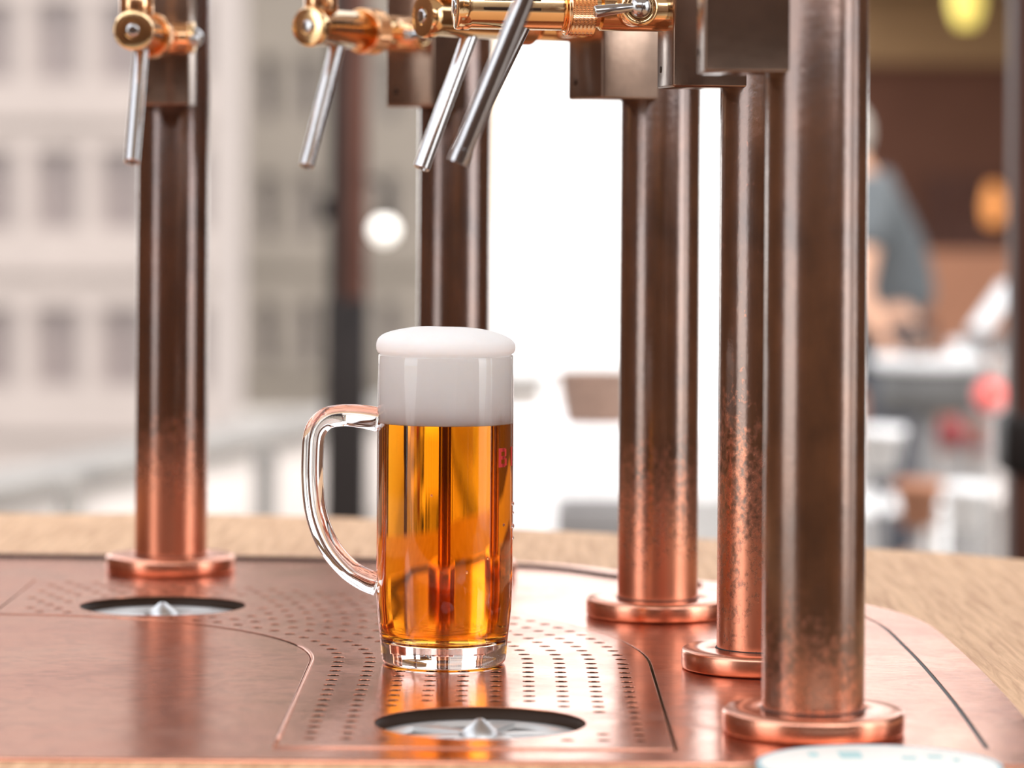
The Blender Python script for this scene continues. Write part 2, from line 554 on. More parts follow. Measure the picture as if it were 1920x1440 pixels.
def facade(name, d, px0, px1, z_top, xs, ys, wpx, hpx, m, mp, label, dep=0.30, band_y=()):
    k = d / F
    x0, x1 = (px0 - CX) * k, (px1 - CX) * k
    root = empty(name, ((x0 + x1) / 2, d, LZ))
    wd, ht = wpx * k, hpx * k
    holes, spots = [], []
    for px in xs:
        for py in ys:
            p = at(px, py, d)
            spots.append((p.x, p.z))
            holes.append([(p.x - wd/2, p.z - ht/2), (p.x + wd/2, p.z - ht/2), (p.x + wd/2, p.z + ht/2), (p.x - wd/2, p.z + ht/2)])
    wl = plate('wall', [(x0, LZ), (x1, LZ), (x1, z_top), (x0, z_top)], holes, 0, dep + 0.05, m)
    # stand the filled sheet upright: sheet (x, y, z) -> world (x, d + dep - z ..., y)
    me = wl.data
    me.transform(Matrix(((1, 0, 0, -root.location.x), (0, 0, 1, 0), (0, 1, 0, -LZ), (0, 0, 0, 1))))
    bm = bmesh.new(); bm.from_mesh(me); bmesh.ops.recalc_face_normals(bm, faces=bm.faces); bm.to_mesh(me); bm.free()
    wl.parent = root
    MB().box(x0 - root.location.x, x1 - root.location.x, dep + .06, dep + 6, 0, z_top - LZ).build('building_core', m, root)
    MB().box(x0 - root.location.x - .3, x1 - root.location.x + .3, -.4, dep + 6.3, z_top - LZ, z_top - LZ + .5).build('roof_cornice', m, root)
    for by in band_y:
        z = at((px0 + px1) / 2, by, d).z - LZ
        MB().box(x0 - root.location.x, x1 - root.location.x, -.14, 0, z - .12, z + .12).build('string_course', m, root)
    fr, pn = window_mesh(wd, ht, dep * .8)
    f0 = fr.build('window', M_sash, root)
    p0 = pn.build('pane', mp, f0)
    for i, (x, z) in enumerate(spots):
        if i == 0: f, p = f0, p0
        else:
            f = f0.copy(); col.objects.link(f); f.parent = root
            p = p0.copy(); col.objects.link(p); p.parent = f
        f.location = (x - root.location.x, 0, z - LZ)
    tag(root, label, 'building', 'far town houses')
    return root

facade('town_house', 60, -420, 404, 22, (-259, -137, -15, 107, 229, 351), (-505, -215, 75, 355, 650), 84, 152, M_cream, M_pane,
       'sunlit cream plaster house with rows of recessed windows behind leftmost copper column', band_y=(215, 500, 800))
facade('town_house', 78, 404, 990, 26, (426, 502, 576, 650, 730, 810, 890), (-330, -80, 165, 385, 625), 34, 118, M_greyb, M_pane2,
       'dull grey-beige house with narrow windows seen between the second tap and leftmost column', dep=0.45, band_y=(495, 700))

# white building behind the middle
wb = empty('white_house', at(1300, 377, 30).to_tuple()[:2] + (LZ,))
def rel(o, *p): return tuple(a - b for a, b in zip(p, o.location))
xw0 = (938 - CX) * 30 / F
MB().box(xw0 - wb.location.x, 9 - wb.location.x, 0, 6, 0, 16).build('wall', M_white, wb)
MB().box(xw0 - wb.location.x - .16, xw0 - wb.location.x, -.08, .5, (at(940, 405, 30).z - LZ), 16).build('corner_pilaster', M_tan, wb)
MB().box(xw0 - wb.location.x - .10, xw0 - wb.location.x, -.05, .5, 0, (at(940, 405, 30).z - LZ), ).build('corner_base', M_stone, wb)
MB().box(xw0 - wb.location.x - .3, 9.3 - wb.location.x, -.3, 6.3, 16, 16.4).build('roof_cornice', M_stone, wb)
tag(wb, 'glaring white plaster building with tan corner stone behind the middle columns', 'building')

# terrace parapet, running away to the right
pa, pb = Vector((-2.6, 5.5, 0)), Vector((0.22, 16.8, 0))
dirp = (pb - pa).normalized(); Lp = (pb - pa).length
par = empty('parapet_wall', (pa.x, pa.y, GZ), math.atan2(dirp.y, dirp.x))
ph = 0.42
x = 0.0
for k in range(int(Lp / 1.0)):
    MB().box(k * 1.0 + .004, k * 1.0 + .996, -.10, .10, 0, ph - .06, .008).build('stone_block', M_stone, par)
    MB().box(k * 1.0 + .002, k * 1.0 + .998, -.14, .14, ph - .06, ph, .01).build('coping_slab', M_coping, par)
tag(par, 'low pale stone parapet with dark coping beyond the wood counter at left', 'wall')
for i, px in enumerate((130, 497)):
    d = 8.2 if i == 0 else 9.3
    p = at(px, 800, d)
    b = empty('bollard', (p.x, d, GZ))
    hh = at(px, 862 if i else 915, d).z - GZ
    MB().rod((0, 0, 0), (0, 0, hh), 0.03, 16).build('shaft', M_coping, b)
    MB().ball((0, 0, hh), 0.034, 14, 8).build('cap', M_coping, b)
    tag(b, ['short dark bollard at far left above the wood counter edge', 'dark grey bollard between leftmost column and the mug handle'][i], 'bollard', 'dark bollards')

# added unseen dark house, reflected as the dark middle of the columns
hb = empty('reflected_dark_house', (0.0, -5.0, GZ))
MB().box(-8, 8, -4, 0, 0, 4.0).build('wall', M_timber, hb)
for k in range(40):
    MB().box(-8 + k * .4 + .006, -8 + k * .4 + .394, 0, .03, 0.05, 3.95).build('board', M_timber, hb)
MB().box(-8.3, 8.3, -4.3, .4, 4.0, 4.2).build('roof', M_timber, hb)
tag(hb, 'added unseen dark boarded house behind the viewpoint, darkening the column reflections', 'building')
# unseen canvas canopy, placed and sized to block the sun from the bar
ca = empty('sun_block_canopy', (0.45, 1.85, GZ))
MB().box(-1.25, 1.25, -1.35, 1.35, 2.58, 2.62, .004).build('canvas', M_canvas, ca)
for xx in (-1.25, 1.19):
    MB().box(xx, xx + .06, -1.35, 1.35, 2.52, 2.58).build('rail', M_post, ca)
for yy in (-1.35, 1.29):
    MB().box(-1.19, 1.19, yy, yy + .06, 2.52, 2.58).build('rail', M_post, ca)
    MB().box(1.19, 1.25, yy, yy + .06, 0, 2.52).build('post', M_post, ca)
tag(ca, 'unseen cream canvas canopy blocking the sun above the bar', 'canopy')

# added unseen screens and white wall that shape the column reflections
def screen(x, runs, label):
    o = empty('reflection_screen', (x, 0, GZ))
    for y0, y1 in runs:
        n_ = max(1, round((y1 - y0) / .2))
        for k in range(n_):
            a_ = y0 + (y1 - y0) * k / n_
            MB().box(-.012, .012, a_ + .002, a_ + (y1 - y0) / n_ - .002, .05, 2.45, .003).build('board', M_timber, o)
        for zz in (.3, 2.2):
            sg = 1 if x > 0 else -1
            MB().box(.012 * sg, .06 * sg, y0, y1, zz, zz + .09).build('rail', M_timber, o)
    for y0, y1 in runs:
        for yy in (y0, y1):
            sg = 1 if x > 0 else -1
            MB().box(.06 * sg, .14 * sg, yy - .04, yy + .04, 0, 2.5).build('post', M_post, o)
    tag(o, label, 'screen', 'added unseen screens shaping the reflections beside the bar')
screen(2.4, [(-4.4, .55), (2.2, 6.5)], 'added unseen dark timber screen right of the bar, its gap shaping the column highlights')
screen(-2.2, [(-4.4, -1.4), (1.5, 6.5)], 'added unseen dark timber screen left of the bar, its gap shaping the column highlights')

def reflector_wall(x, y, ang, L, label):  # added wall, reflected as the bright strip on the columns
    o = empty('reflector_wall', (x, y, GZ), ang)
    MB().box(-L, L, 0, .25, 0, 2.6).build('wall', M_reflw, o)
    MB().box(-L - .05, L + .05, -.05, .30, 2.6, 2.7).build('coping_slab', M_stone, o)
    tag(o, label, 'wall')
reflector_wall(5.4, .7, math.atan2(-.30, .95), 3.0, 'added unseen white wall reflected through the gap in the right timber screen')

# ------------------------------------------------------------------ restaurant terrace behind at right
rd = 17.0
rb = empty('restaurant', ((1780 - CX) * rd / F, rd, GZ))
xl, xr = (1560 - CX) * rd / F - rb.location.x, (2300 - CX) * rd / F - rb.location.x
zt = at(1780, 470, rd).z - GZ
MB().box(xl, xr, 0, .3, zt, 2.9).build('upper_wall', M_brown, rb)
MB().box(xl, xr, -.05, .3, 0, zt).build('plinth', M_terra, rb)
MB().box(xl, xr + 1.5, -8.6, 0, 2.30, 2.35).build('awning', M_awn, rb)
MB().box(xl, xr, -.12, 0, at(1780, 120, rd).z - GZ, 2.29).build('fascia', M_awn, rb)
dx0 = (1735 - CX) * rd / F - rb.location.x
MB().box(dx0, dx0 + .35, -.02, .05, zt, at(1780, 330, rd).z - GZ).build('dark_opening', M_post, rb)
tag(rb, 'brown restaurant front under a brown awning behind the nearest copper column', 'building')

p = at(1812, -2, 13.0)
yl = empty('hanging_lamp', p); yl.scale = (.72, .72, .85)
MB().lathe([(0, -.13), (.05, -.125), (.085, -.05), (.09, .02), (.06, .09), (.02, .11), (0, .11)], 20).build('lamp_shade', M_yellow, yl)
MB().rod((0, 0, .11), (0, 0, (GZ + 2.299 - p.z) / .85), .006, 8).build('cord', M_black, yl)
tag(yl, 'glowing yellow hanging lamp at the top right of the photo', 'lamp')
p = at(1862, 385, 16.6)
ol = empty('wall_lamp', p)
MB().lathe([(0, -.10), (.04, -.09), (.05, 0), (.03, .10), (0, .11)], 18).build('lamp_shade', M_orange, ol)
MB().rod((0, .03, 0), (0, rd - p.y, 0), .015, 10).build('bracket', M_black, ol)
tag(ol, 'small orange wall lamp beside the far right post', 'lamp')

# posts
def post(d, px0, px1, label, black_y=None, knob=None, mt=M_post):
    k = d / F
    x0, x1 = (px0 - CX) * k, (px1 - CX) * k
    o = empty('canopy_post', ((x0 + x1) / 2, d, GZ))
    hw = (x1 - x0) / 2
    MB().box(-hw, hw, -hw, hw, 0, 3.2, .006).build('shaft', mt, o)
    MB().box(-hw - .03, hw + .03, -hw - .03, hw + .03, 0, .05, .006).build('base_plate', M_black, o)
    if black_y:
        z = at(px0, black_y, d).z - GZ
        MB().box(-hw - .014, hw + .004, -hw - .01, hw + .01, .05, z, .005).build('iron_sleeve', M_black, o)
    tag(o, label, 'post', 'dark canopy posts')
    return o, hw
o, hw = post(9.0, 622, 690, 'dark brown canopy post with black lower sleeve behind the mug handle', 560)
z = at(620, 392, 9).z - GZ
MB().box(-hw - .03, -hw + .01, -.03, .03, z - .03, z + .03, .005).build('hinge', M_black, o)
MB().box(-hw - .006, -hw + .035, -.055, .055, .05, 3.19, .004).build('iron_channel', M_black, o)
o, hw = post(4.6, 1895, 1995, 'dark brown post at the right edge of the photo')
z = at(1888, 830, 4.6).z - GZ
MB().box(-hw - .012, hw + .012, -hw - .012, hw + .012, z - .04, z + .04, .01).build('clamp', M_black, o)
# small round lamp hung beside the left post
p = at(720, 432, 8.8)
lb = empty('bulb_lamp', p)
MB().ball((0, 0, 0), .034, 18, 12).build('bulb', M_bulb, lb)
MB().rod((0, 0, .03), (0, 0, .07), .014, 12).build('socket', M_black, lb)
MB().tube([(0, 0, .07), (0, 0, .11), (-.02, .06, .13), (-.05, .142, .13)], .006, 8).build('bracket', M_black, lb)
tag(lb, 'round cream bulb lamp beside the dark canopy post', 'lamp')

# white-clothed table and basket in the bright middle
td = 7.0
tx0, tx1 = (930 - CX) * td / F, (1520 - CX) * td / F
tz = at(1200, 812, td).z
tb = empty('buffet_table', ((tx0 + tx1) / 2, td + .3, GZ))
hw = (tx1 - tx0) / 2
MB().box(-hw, hw, -.35, .35, tz - GZ - .03, tz - GZ, .004).build('tabletop', M_greymet, tb)
for sx in (-1, 1):
    for sy in (-1, 1):
        MB().rod((sx * (hw - .05), sy * .3, 0), (sx * (hw - .05), sy * .3, tz - GZ - .03), .018, 12).build('leg', M_greymet, tb)
tag(tb, 'long table under a white cloth in the bright middle distance', 'table')
cl = MB().box(-hw - .012, hw + .012, -.362, .362, tz - GZ, tz - GZ + .006, .002)
dz = at(1100, 928, td).z - GZ
dl = at(1000, 1000, td).z - GZ
ns = 60
vs, fs = [], []
for k in range(ns + 1):
    xx = -hw - .012 + (2 * hw + .024) * k / ns
    low = dz if xx > -hw + .14 else dl
    wv = .006 * math.sin(k * 1.1)
    vs += [(xx, -.362 + 0, tz - GZ + .004), (xx, -.368 + wv, low)]
for k in range(ns):
    fs.append((2 * k, 2 * k + 1, 2 * k + 3, 2 * k + 2))
cl.add(vs, fs, True)
co = cl.build('tablecloth', M_cloth)
co.location = tb.location
co.location.z += 0.0005
tag(co, 'white tablecloth with short drop on the long table in the bright middle', 'tablecloth')
p = at(1120, 800, td + .12)
bk = empty('bread_basket', (p.x, td + .12, tz + .007))
bh = .112
MB().lathe([(0, 0), (.052, 0), (.058, .012), (.066, bh * .6), (.07, bh), (.064, bh), (.06, bh * .55), (.05, .01), (0, .01)], 28,
           M=Matrix.Diagonal((1.25, .9, 1, 1))).build('basket_body', M_wick, bk)
MB().tube([(.084 * math.cos(t), .06 * math.sin(t), bh) for t in [2 * PI * k / 28 for k in range(29)]], .007, 8).build('rim', M_wick, bk)
tag(bk, 'brown wicker basket on the white-clothed table', 'basket')
p = at(1115, 1000, td - .75)
cr = empty('shade_box', (p.x, td - .55, GZ))  # added grey box in place of the shade under the table
ct = at(1115, 938, td - .55).z - GZ
for k in range(6):
    zz = ct * k / 6
    MB().box(-.07, .10, -.12, -.105, zz + .006, zz + ct / 6 - .004, .003).build('slat', M_greymet, cr)
    MB().box(-.07, .10, .105, .12, zz + .006, zz + ct / 6 - .004, .003).build('slat', M_greymet, cr)
for sx in (-.07, .085):
    MB().box(sx, sx + .015, -.105, .105, 0, ct - .004, .003).build('side_panel', M_greymet, cr)
tag(cr, 'added grey slatted box standing for the shade below the white tablecloth', 'shade_box')

# terrace table right of the nearest column
td2 = 9.7
tp = at(1740, 668, td2)
th_ = tp.z - GZ
t2 = empty('terrace_table', (tp.x, td2, GZ))
MB().lathe([(0, th_ - .035), (.15, th_ - .035), (.165, th_ - .02), (.165, th_), (0, th_)], 40).build('tabletop', M_wplas, t2)
MB().rod((0, 0, .04), (0, 0, th_ - .03), .03, 20).build('pedestal', M_greymet, t2)
MB().lathe([(.135, th_ - .16), (.14, th_ - .16), (.14, th_ - .035), (.135, th_ - .035), (.135, th_ - .16)], 36).build('apron', M_slate, t2)
MB().lathe([(0, 0), (.19, 0), (.19, .02), (.05, .045), (0, .045)], 32).build('foot', M_greymet, t2)
tag(t2, 'round white-topped terrace table right of the nearest copper column', 'table')

def chair(px, d, rz, m, label, cm=None):
    x = (px - CX) * d / F
    o = empty('terrace_chair', (x, d, GZ), rz)
    for sx in (-.17, .17):
        MB().rod((sx, -.17, 0), (sx, -.17, .44), .014, 10).build('leg', m, o)
        MB().rod((sx, .19, 0), (sx, .21, .82), .014, 10).build('leg', m, o)
    MB().box(-.20, .20, -.20, .20, .43, .455, .01).build('seat', cm or m, o)
    for k in range(3):
        MB().box(-.18, .18, .185, .205, .52 + k * .11, .59 + k * .11, .008).build('back_slat', m, o)
    tag(o, label, 'chair', 'terrace chairs')
    return o
chair(1600, 9.0, .6, M_wplas, 'white slat-back chair partly behind the nearest copper column')
chair(1850, 11.4, PI + .3, M_greymet, 'grey chair with dark red seat behind the round terrace table', M_dred)
chair(1900, 9.3, -.7, M_stone, 'pale stone-coloured chair beside the far right post')
# things on the terrace table
zt2 = tp.z
o = empty('menu_board', (tp.x + .10, td2 - .02, zt2), .35)
Mm = Matrix.Rotation(math.radians(38), 4, 'Y')
MB().box(-.012, .012, -.04, .04, 0, .17, .003, M=Matrix.Translation((.045, 0, .075)) @ Mm).build('board', M_wplas, o)
MB().rod((.0, 0, .010), (.06, 0, .10), .005, 10).build('stem', M_greymet, o)
MB().box(-.03, .05, -.045, .045, .0005, .012, .003).build('foot', M_wplas, o)
tag(o, 'tilted white menu board on the round terrace table', 'sign')
o = MB().lathe([(0, 0), (.03, 0), (.034, .01), (.036, .06), (.03, .075), (0, .075)], 24).build('candle_jar', M_wick)
o.location = (tp.x - .035, td2 - .06, zt2); tag(o, 'small brown jar at the middle of the round terrace table', 'jar')
o = MB().lathe([(0, 0), (.03, 0), (.032, .005), (.018, .02), (.024, .05), (.0, .052)], 24).build('cup', M_wplas)
o.location = (tp.x + .07, td2 - .11, zt2); tag(o, 'white cup at the front of the round terrace table', 'cup')
# ball lanterns on stakes
for px, py, d, m, lb_ in ((1856, 742, 8.6, M_red, 'red globe lantern on a thin stake near the far right post'),
                          (1784, 812, 8.4, M_dred, 'dark red globe lantern below the round terrace table')):
    p = at(px, py, d)
    o = empty('globe_lantern', (p.x, p.y, GZ))
    MB().ball((0, 0, p.z - GZ), .04, 18, 12).build('globe', m, o)
    MB().rod((0, 0, 0), (0, 0, p.z - GZ - .035), .008, 10).build('stake', M_greymet, o)
    MB().lathe([(0, 0), (.07, 0), (.07, .012), (0, .016)], 20).build('foot', M_greymet, o)
    tag(o, lb_, 'lantern', 'globe lanterns on stakes')
for i, (px, py, d, m, lb_) in enumerate(((1652, 842, 8.3, M_wplas, 'white glazed pot right behind the nearest column'),
                                        (1812, 950, 8.2, M_wplas, 'white glazed pot at the right above the wood counter'),
                                        (1722, 945, 8.0, M_orange if False else M_terra, 'small terracotta pot above the wood counter at right'))):
    p = at(px, py, d)
    o = empty('plant_pot', (p.x, d, GZ))
    r = .055; hh = .11
    zc = p.z - GZ
    MB().rod((0, 0, 0.015), (0, 0, zc - hh / 2), .012, 10).build('stand', M_greymet, o)
    MB().lathe([(0, 0), (.08, 0), (.08, .012), (0, .018)], 20).build('foot', M_greymet, o)
    MB().lathe([(0, zc - hh/2), (r * .7, zc - hh/2), (r, zc + hh/2 - .02), (r * 1.1, zc + hh/2 - .02), (r * 1.1, zc + hh/2), (r * .9, zc + hh/2), (r * .8, zc), (0, zc)], 24).build('pot', m, o)
    tag(o, lb_, 'pot', 'pots on stands')

# ------------------------------------------------------------------ person leaning over the terrace table
def skin(name, verts, edges, radii, mt, parent, sub=2):
    me = bpy.data.meshes.new(name)
    me.from_pydata([tuple(v) for v in verts], edges, [])
    o = bpy.data.objects.new(name, me); col.objects.link(o)
    sm = o.modifiers.new('skin', 'SKIN')
    o.modifiers.new('sub', 'SUBSURF').levels = sub
    o.modifiers['sub'].render_levels = sub
    sl = me.skin_vertices[0].data
    for i, r in enumerate(radii):
        sl[i].radius = (r, r) if not isinstance(r, tuple) else r
        sl[i].use_root = (i == 0)
    dg = bpy.context.evaluated_depsgraph_get(); dg.update()
    m2 = bpy.data.meshes.new_from_object(o.evaluated_get(dg))
    bpy.data.objects.remove(o)
    m2.materials.clear()
    for p_ in m2.polygons: p_.use_smooth = True
    return link(name, m2, mt, parent)

pd = 10.7
pe = empty('person', ((1672 - CX) * pd / F, pd, GZ))
def pr(px, py, dd=0.0):
    v = at(px - 28, py, pd)
    return Vector((v.x - pe.location.x, dd, v.z - GZ))
hip, waist, chest, neck = pr(1700, 600), pr(1695, 520), pr(1672, 400), pr(1628, 318)
head = pr(1592, 262)
ground_z = 0.0
kneeL, kneeR = pr(1690, 845, -.10), pr(1712, 850, .10)
ankL, ankR = Vector((pr(1700, 0).x, -.10, .09)), Vector((pr(1735, 0).x, .10, .09))
toeL, toeR = ankL + Vector((-.15, -.01, -.055)), ankR + Vector((-.15, .01, -.055))
shL, shR = chest + Vector((-.03, -.19, .06)), chest + Vector((-.03, .19, .06))
elL, elR = pr(1622, 545, -.24), pr(1612, 545, .22)
wrL, wrR = pr(1668, 628, -.30), pr(1604, 640, .15)
V = [hip, waist, chest, neck, head, shL, elL, wrL, shR, elR, wrR,
     hip + Vector((0, -.09, -.05)), kneeL, ankL, hip + Vector((0, .09, -.05)), kneeR, ankR, toeL, toeR]
E = [(0, 1), (1, 2), (2, 3), (3, 4), (2, 5), (5, 6), (6, 7), (2, 8), (8, 9), (9, 10), (0, 11), (11, 12), (12, 13), (0, 14), (14, 15), (15, 16), (13, 17), (16, 18)]
R = [(.08, .09), (.07, .09), (.08, .09), .05, .085, .055, .042, .03, .055, .042, .03, .085, .06, .042, .085, .06, .042, .035, .035]
skin('body', V, E, R, M_skin, pe)
# shirt and trousers follow the body
skin('shirt', [hip + Vector((0, 0, -.02)), waist, chest, chest.lerp(neck, .75), shL, shL.lerp(elL, .6), shR, shR.lerp(elR, .6)],
     [(0, 1), (1, 2), (2, 3), (2, 4), (4, 5), (2, 6), (6, 7)], [(.14, .17), (.135, .16), (.15, .17), .085, .088, .07, .088, .07], M_shirt, pe)
skin('trousers', [hip + Vector((0, 0, -.03)), hip + Vector((0, -.09, -.1)), kneeL, ankL + Vector((0, 0, .02)), hip + Vector((0, .09, -.1)), kneeR, ankR + Vector((0, 0, .02))],
     [(0, 1), (1, 2), (2, 3), (0, 4), (4, 5), (5, 6)], [(.12, .14), .105, .08, .062, .105, .08, .062], M_trous, pe)
for a, t in ((ankL, toeL), (ankR, toeR)):
    MB().ball(a.lerp(t, .45) + Vector((0, 0, -.035)), .05, 16, 10, (2.6, .95, .75)).build('shoe', M_shoe, pe)
hd = MB()
hd.ball(head, .095, 20, 14, (1.0, .82, 1.2))
ho = hd.build('head', M_skin, pe)
hm = MB().ball(head + Vector((.018, 0, .022)), .098, 20, 14, (1.0, .86, 1.12))
hm.build('hair', M_hair, ho)
MB().ball(head + Vector((-.098, 0, -.01)), .018, 10, 8, (1.2, .7, 1.3)).build('nose', M_skin, ho)
for s in (-1, 1):
    MB().ball(head + Vector((.01, s * .082, -.01)), .022, 10, 8, (.8, .4, 1.3)).build('ear', M_skin, ho)
    MB().ball(head + Vector((-.085, s * .03, .015)), .010, 10, 8).build('eye', M_shoe, ho)
MB().ball(head + Vector((-.088, 0, -.055)), .02, 10, 6, (.5, 1.2, .3)).build('mouth', M_dred, ho)
for wr, el, s in ((wrL, elL, -1), (wrR, elR, 1)):
    hnd = MB()
    dr = (wr - el).normalized()
    side = dr.cross(Vector((0, 0, 1))).normalized()
    hnd.tube([wr, wr + dr * .04, wr + dr * .085], [.026, .036, .03], 12, flat=(1, .6))
    for k in range(4):
        b0 = wr + dr * .08 + side * (.026 - .0175 * k)
        ln = (.062, .072, .067, .052)[k]
        hnd.tube([b0, b0 + dr * ln * .5, b0 + dr * ln * .85 + Vector((0, 0, -.014)), b0 + dr * ln + Vector((0, 0, -.03))], [.0095, .009, .008, .006], 8)
    tb0 = wr + dr * .03 + side * .034 * (1 if s < 0 else -1)
    hnd.tube([tb0, tb0 + dr * .03 + side * .02 * (1 if s < 0 else -1), tb0 + dr * .06 + side * .022 * (1 if s < 0 else -1) + Vector((0, 0, -.012))], [.012, .0105, .008], 8)
    hnd.build('hand', M_skin, pe)
tag(pe, 'person in grey T-shirt leaning over the round terrace table, head behind the nearest column', 'person')

# ------------------------------------------------------------------ the bar: counter, copper sheet, drip tray
TC = Vector((-0.36, 2.14, 0))            # centre of the curved drip tray
RI, RX = 0.235, 0.449                    # its inner and outer radius
YF = 1.806                               # its front edge
XL = TC.x - 0.004
def tray_outline(g=0.0):
    ri, rx = RI - g, RX + g
    pts = [(TC.x + rx, YF - g)]
    n = 40
    for k in range(n + 1):
        t = (PI / 2) * k / n
        pts.append((TC.x + rx * math.cos(t), TC.y + rx * math.sin(t)))
    pts.append((XL - g, TC.y + rx)); pts.append((XL - g, TC.y + ri))
    for k in range(n, -1, -1):
        t = (PI / 2) * k / n
        pts.append((TC.x + ri * math.cos(t), TC.y + ri * math.sin(t)))
    pts.append((TC.x + ri, YF - g))
    return pts

groove = [on(*q) for q in ((-700, 1041), (-300, 1043), (0, 1045), (200, 1047), (560, 1051), (975, 1063), (1160, 1084), (1345, 1104),
                           (1500, 1127), (1630, 1160), (1700, 1215), (1780, 1305), (1852, 1404))]
groove = catmull(groove, 8)
g_out, g_in = offset(groove, .0017), offset(groove, -.0017)
slit = [(p.x, p.y) for p in g_out] + [(p.x, p.y) for p in reversed(g_in)]
rim = offset(groove, .034)
YP = on(900, 1429).y                     # front edge of the sheet
rimx = [(p.x, p.y) for p in rim]
outer = [(rimx[0][0], YP)] + rimx + [(rimx[-1][0], YP)]

ct_ = empty('wood_counter', (0, 2.3, GZ))
back = catmull([Vector((-1.3, 3.30, 0)), on(-100, 958), on(300, 960), on(640, 968), on(1000, 990), on(1330, 1008), on(1640, 1026), on(1920, 1047), Vector((.72, 2.45, 0)), Vector((.86, 2.0, 0))], 8)
ctop = [(p.x, p.y - 2.3) for p in back] + [(.88, -.78), (-1.3, -.78)]
wt = plate('countertop', ctop, [[(a, b - 2.3) for a, b in tray_outline(.004)]], -.0412 - GZ, -.0012 - GZ, M_oak, ct_, bev=.001)
for k in range(13):
    MB().box(-1.2 + k * .15 + .002, -1.2 + k * .15 + .148, -.70, -.68, .06, -.0412 - GZ, .003).build('front_board', M_cab, ct_)
MB().box(-1.2, .75, -.68, .2, .06, .62).build('cabinet', M_cab, ct_)
MB().box(-1.2, .75, -.66, .15, 0, .06).build('plinth', M_black, ct_)
for xx in (-1.2, .70):
    MB().box(xx, xx + .05, -.66, .2, .62, -.0412 - GZ).build('side_panel', M_cab, ct_)
tag(ct_, 'pale oak bar counter with curved back edge around the copper sheet', 'counter')

cs = plate('copper_worktop', outer, [slit, tray_outline(.0024)], -.0012, 0.0, M_sheet, None, bev=.0003)
tag(cs, 'large scratched copper worktop sheet with a dark curved groove inlaid in the oak counter', 'worktop')
gs = plate('groove_dark_strip', slit, [], -.0012, -.0008, M_dark, cs)  # black strip gives the shallow groove its shadow tone
# low upstand along the back: copper strip over a painted shadow line
def swept(line, w0, w1, z0, z1):
    m = MB()
    a, b = offset(line, w0), offset(line, w1)
    n_ = len(line)
    vs = [(p.x, p.y, z0) for p in a] + [(p.x, p.y, z1) for p in a] + [(p.x, p.y, z1) for p in b] + [(p.x, p.y, z0) for p in b]
    fs = []
    for i in range(n_ - 1):
        for q in range(4):
            q2 = (q + 1) % 4
            fs.append((q * n_ + i, q * n_ + i + 1, q2 * n_ + i + 1, q2 * n_ + i))
    fs += [(0, n_, 2 * n_, 3 * n_), (n_ - 1, 2 * n_ - 1, 3 * n_ - 1, 4 * n_ - 1)]
    return m.add(vs, fs)
gb = [p for p in groove if p.x < .15]
swept(gb, .0010, .0030, -.001, .0022).build('edge_shadow_strip', M_dark, cs)
swept(gb, .0030, .0100, -.001, .0026).build('edge_strip', M_flange, cs)
# raised front bead of the sheet
MB().tube([(outer[0][0], YP, -.001), (outer[-1][0], YP, -.001)], .0022, 10).build('front_bead', M_flange, cs)

# drip tray
tr = empty('drip_tray', (TC.x, TC.y, 0))
DR = .060
D1 = (on(900, 1356).x, on(900, 1356).y)
D2 = (on(305, 1136).x, on(305, 1136).y)
holes = []
def try_hole(x, y):
    for dx, dy in (D1, D2):
        if math.hypot(x - dx, y - dy) < DR + .012: return
    holes.append((x, y))
NR = 10
for i in range(NR):
    r = RI + .0165 + i * (RX - RI - .033) / (NR - 1)
    y = TC.y
    while y > YF + .012:
        try_hole(TC.x + r, y); y -= .0203
    n = int(r * PI / 2 / .0205)
    for k in range(1, n + 1):
        t = k * .0205 / r
        x_, y_ = TC.x + r * math.cos(t), TC.y + r * math.sin(t)
        if x_ > XL + .012: try_hole(x_, y_)
hl = [circle(x, y, .0040, 14) for x, y in holes]
def loc(poly): return [(a - TC.x, b - TC.y) for a, b in poly]
plate('perforated_plate', loc(tray_outline(0.0)), [loc(h) for h in hl] + [loc(circle(*D1, DR, 72)), loc(circle(*D2, DR, 72))], -.0004, 0.0004, M_sheet, tr, bev=.0002)
ol_ = loc(tray_outline(0.0))
pan = MB()
nn = len(ol_)
vs = [(a, b, -.0005) for a, b in ol_] + [(a, b, -.03) for a, b in ol_]
pan.add(vs, [(k, (k + 1) % nn, nn + (k + 1) % nn, nn + k) for k in range(nn)])
pan.build('pan_side', M_bore, tr)
plate('pan_floor', ol_, [], -.032, -.030, M_dark, tr)
for (dx, dy) in (D1, D2):
    m = MB()
    x_, y_ = dx - TC.x, dy - TC.y
    m.lathe([(DR + .0003, -.0135), (DR + .0003, -.0005), (DR + .0016, -.0005), (DR + .0016, -.0135), (DR + .0003, -.0135)], 72, Matrix.Translation((x_, y_, 0)))
    m.build('drain_collar', M_bore, tr)
# folded bright edge on the tray's inside corner
e_ = [(TC.x + RI * math.cos(t), TC.y + RI * math.sin(t)) for t in [0.34 * k / 8 for k in range(8, -1, -1)]] + [(TC.x + RI, YF + (2.14 - YF) * (1 - k / 8)) for k in range(1, 9)]
MB().tube([(a - TC.x - .0003, b - TC.y, -.0001) for a, b in e_], .0013, 8).build('edge_bead', M_flange, tr)
MB().tube([(RI - .0006, YF - TC.y - .0002, 0), (RX, YF - TC.y - .0002, 0)], .0009, 8).build('edge_bead', M_flange, tr)
tag(tr, 'curved copper drip tray with rows of round holes under the beer mug', 'drip tray')

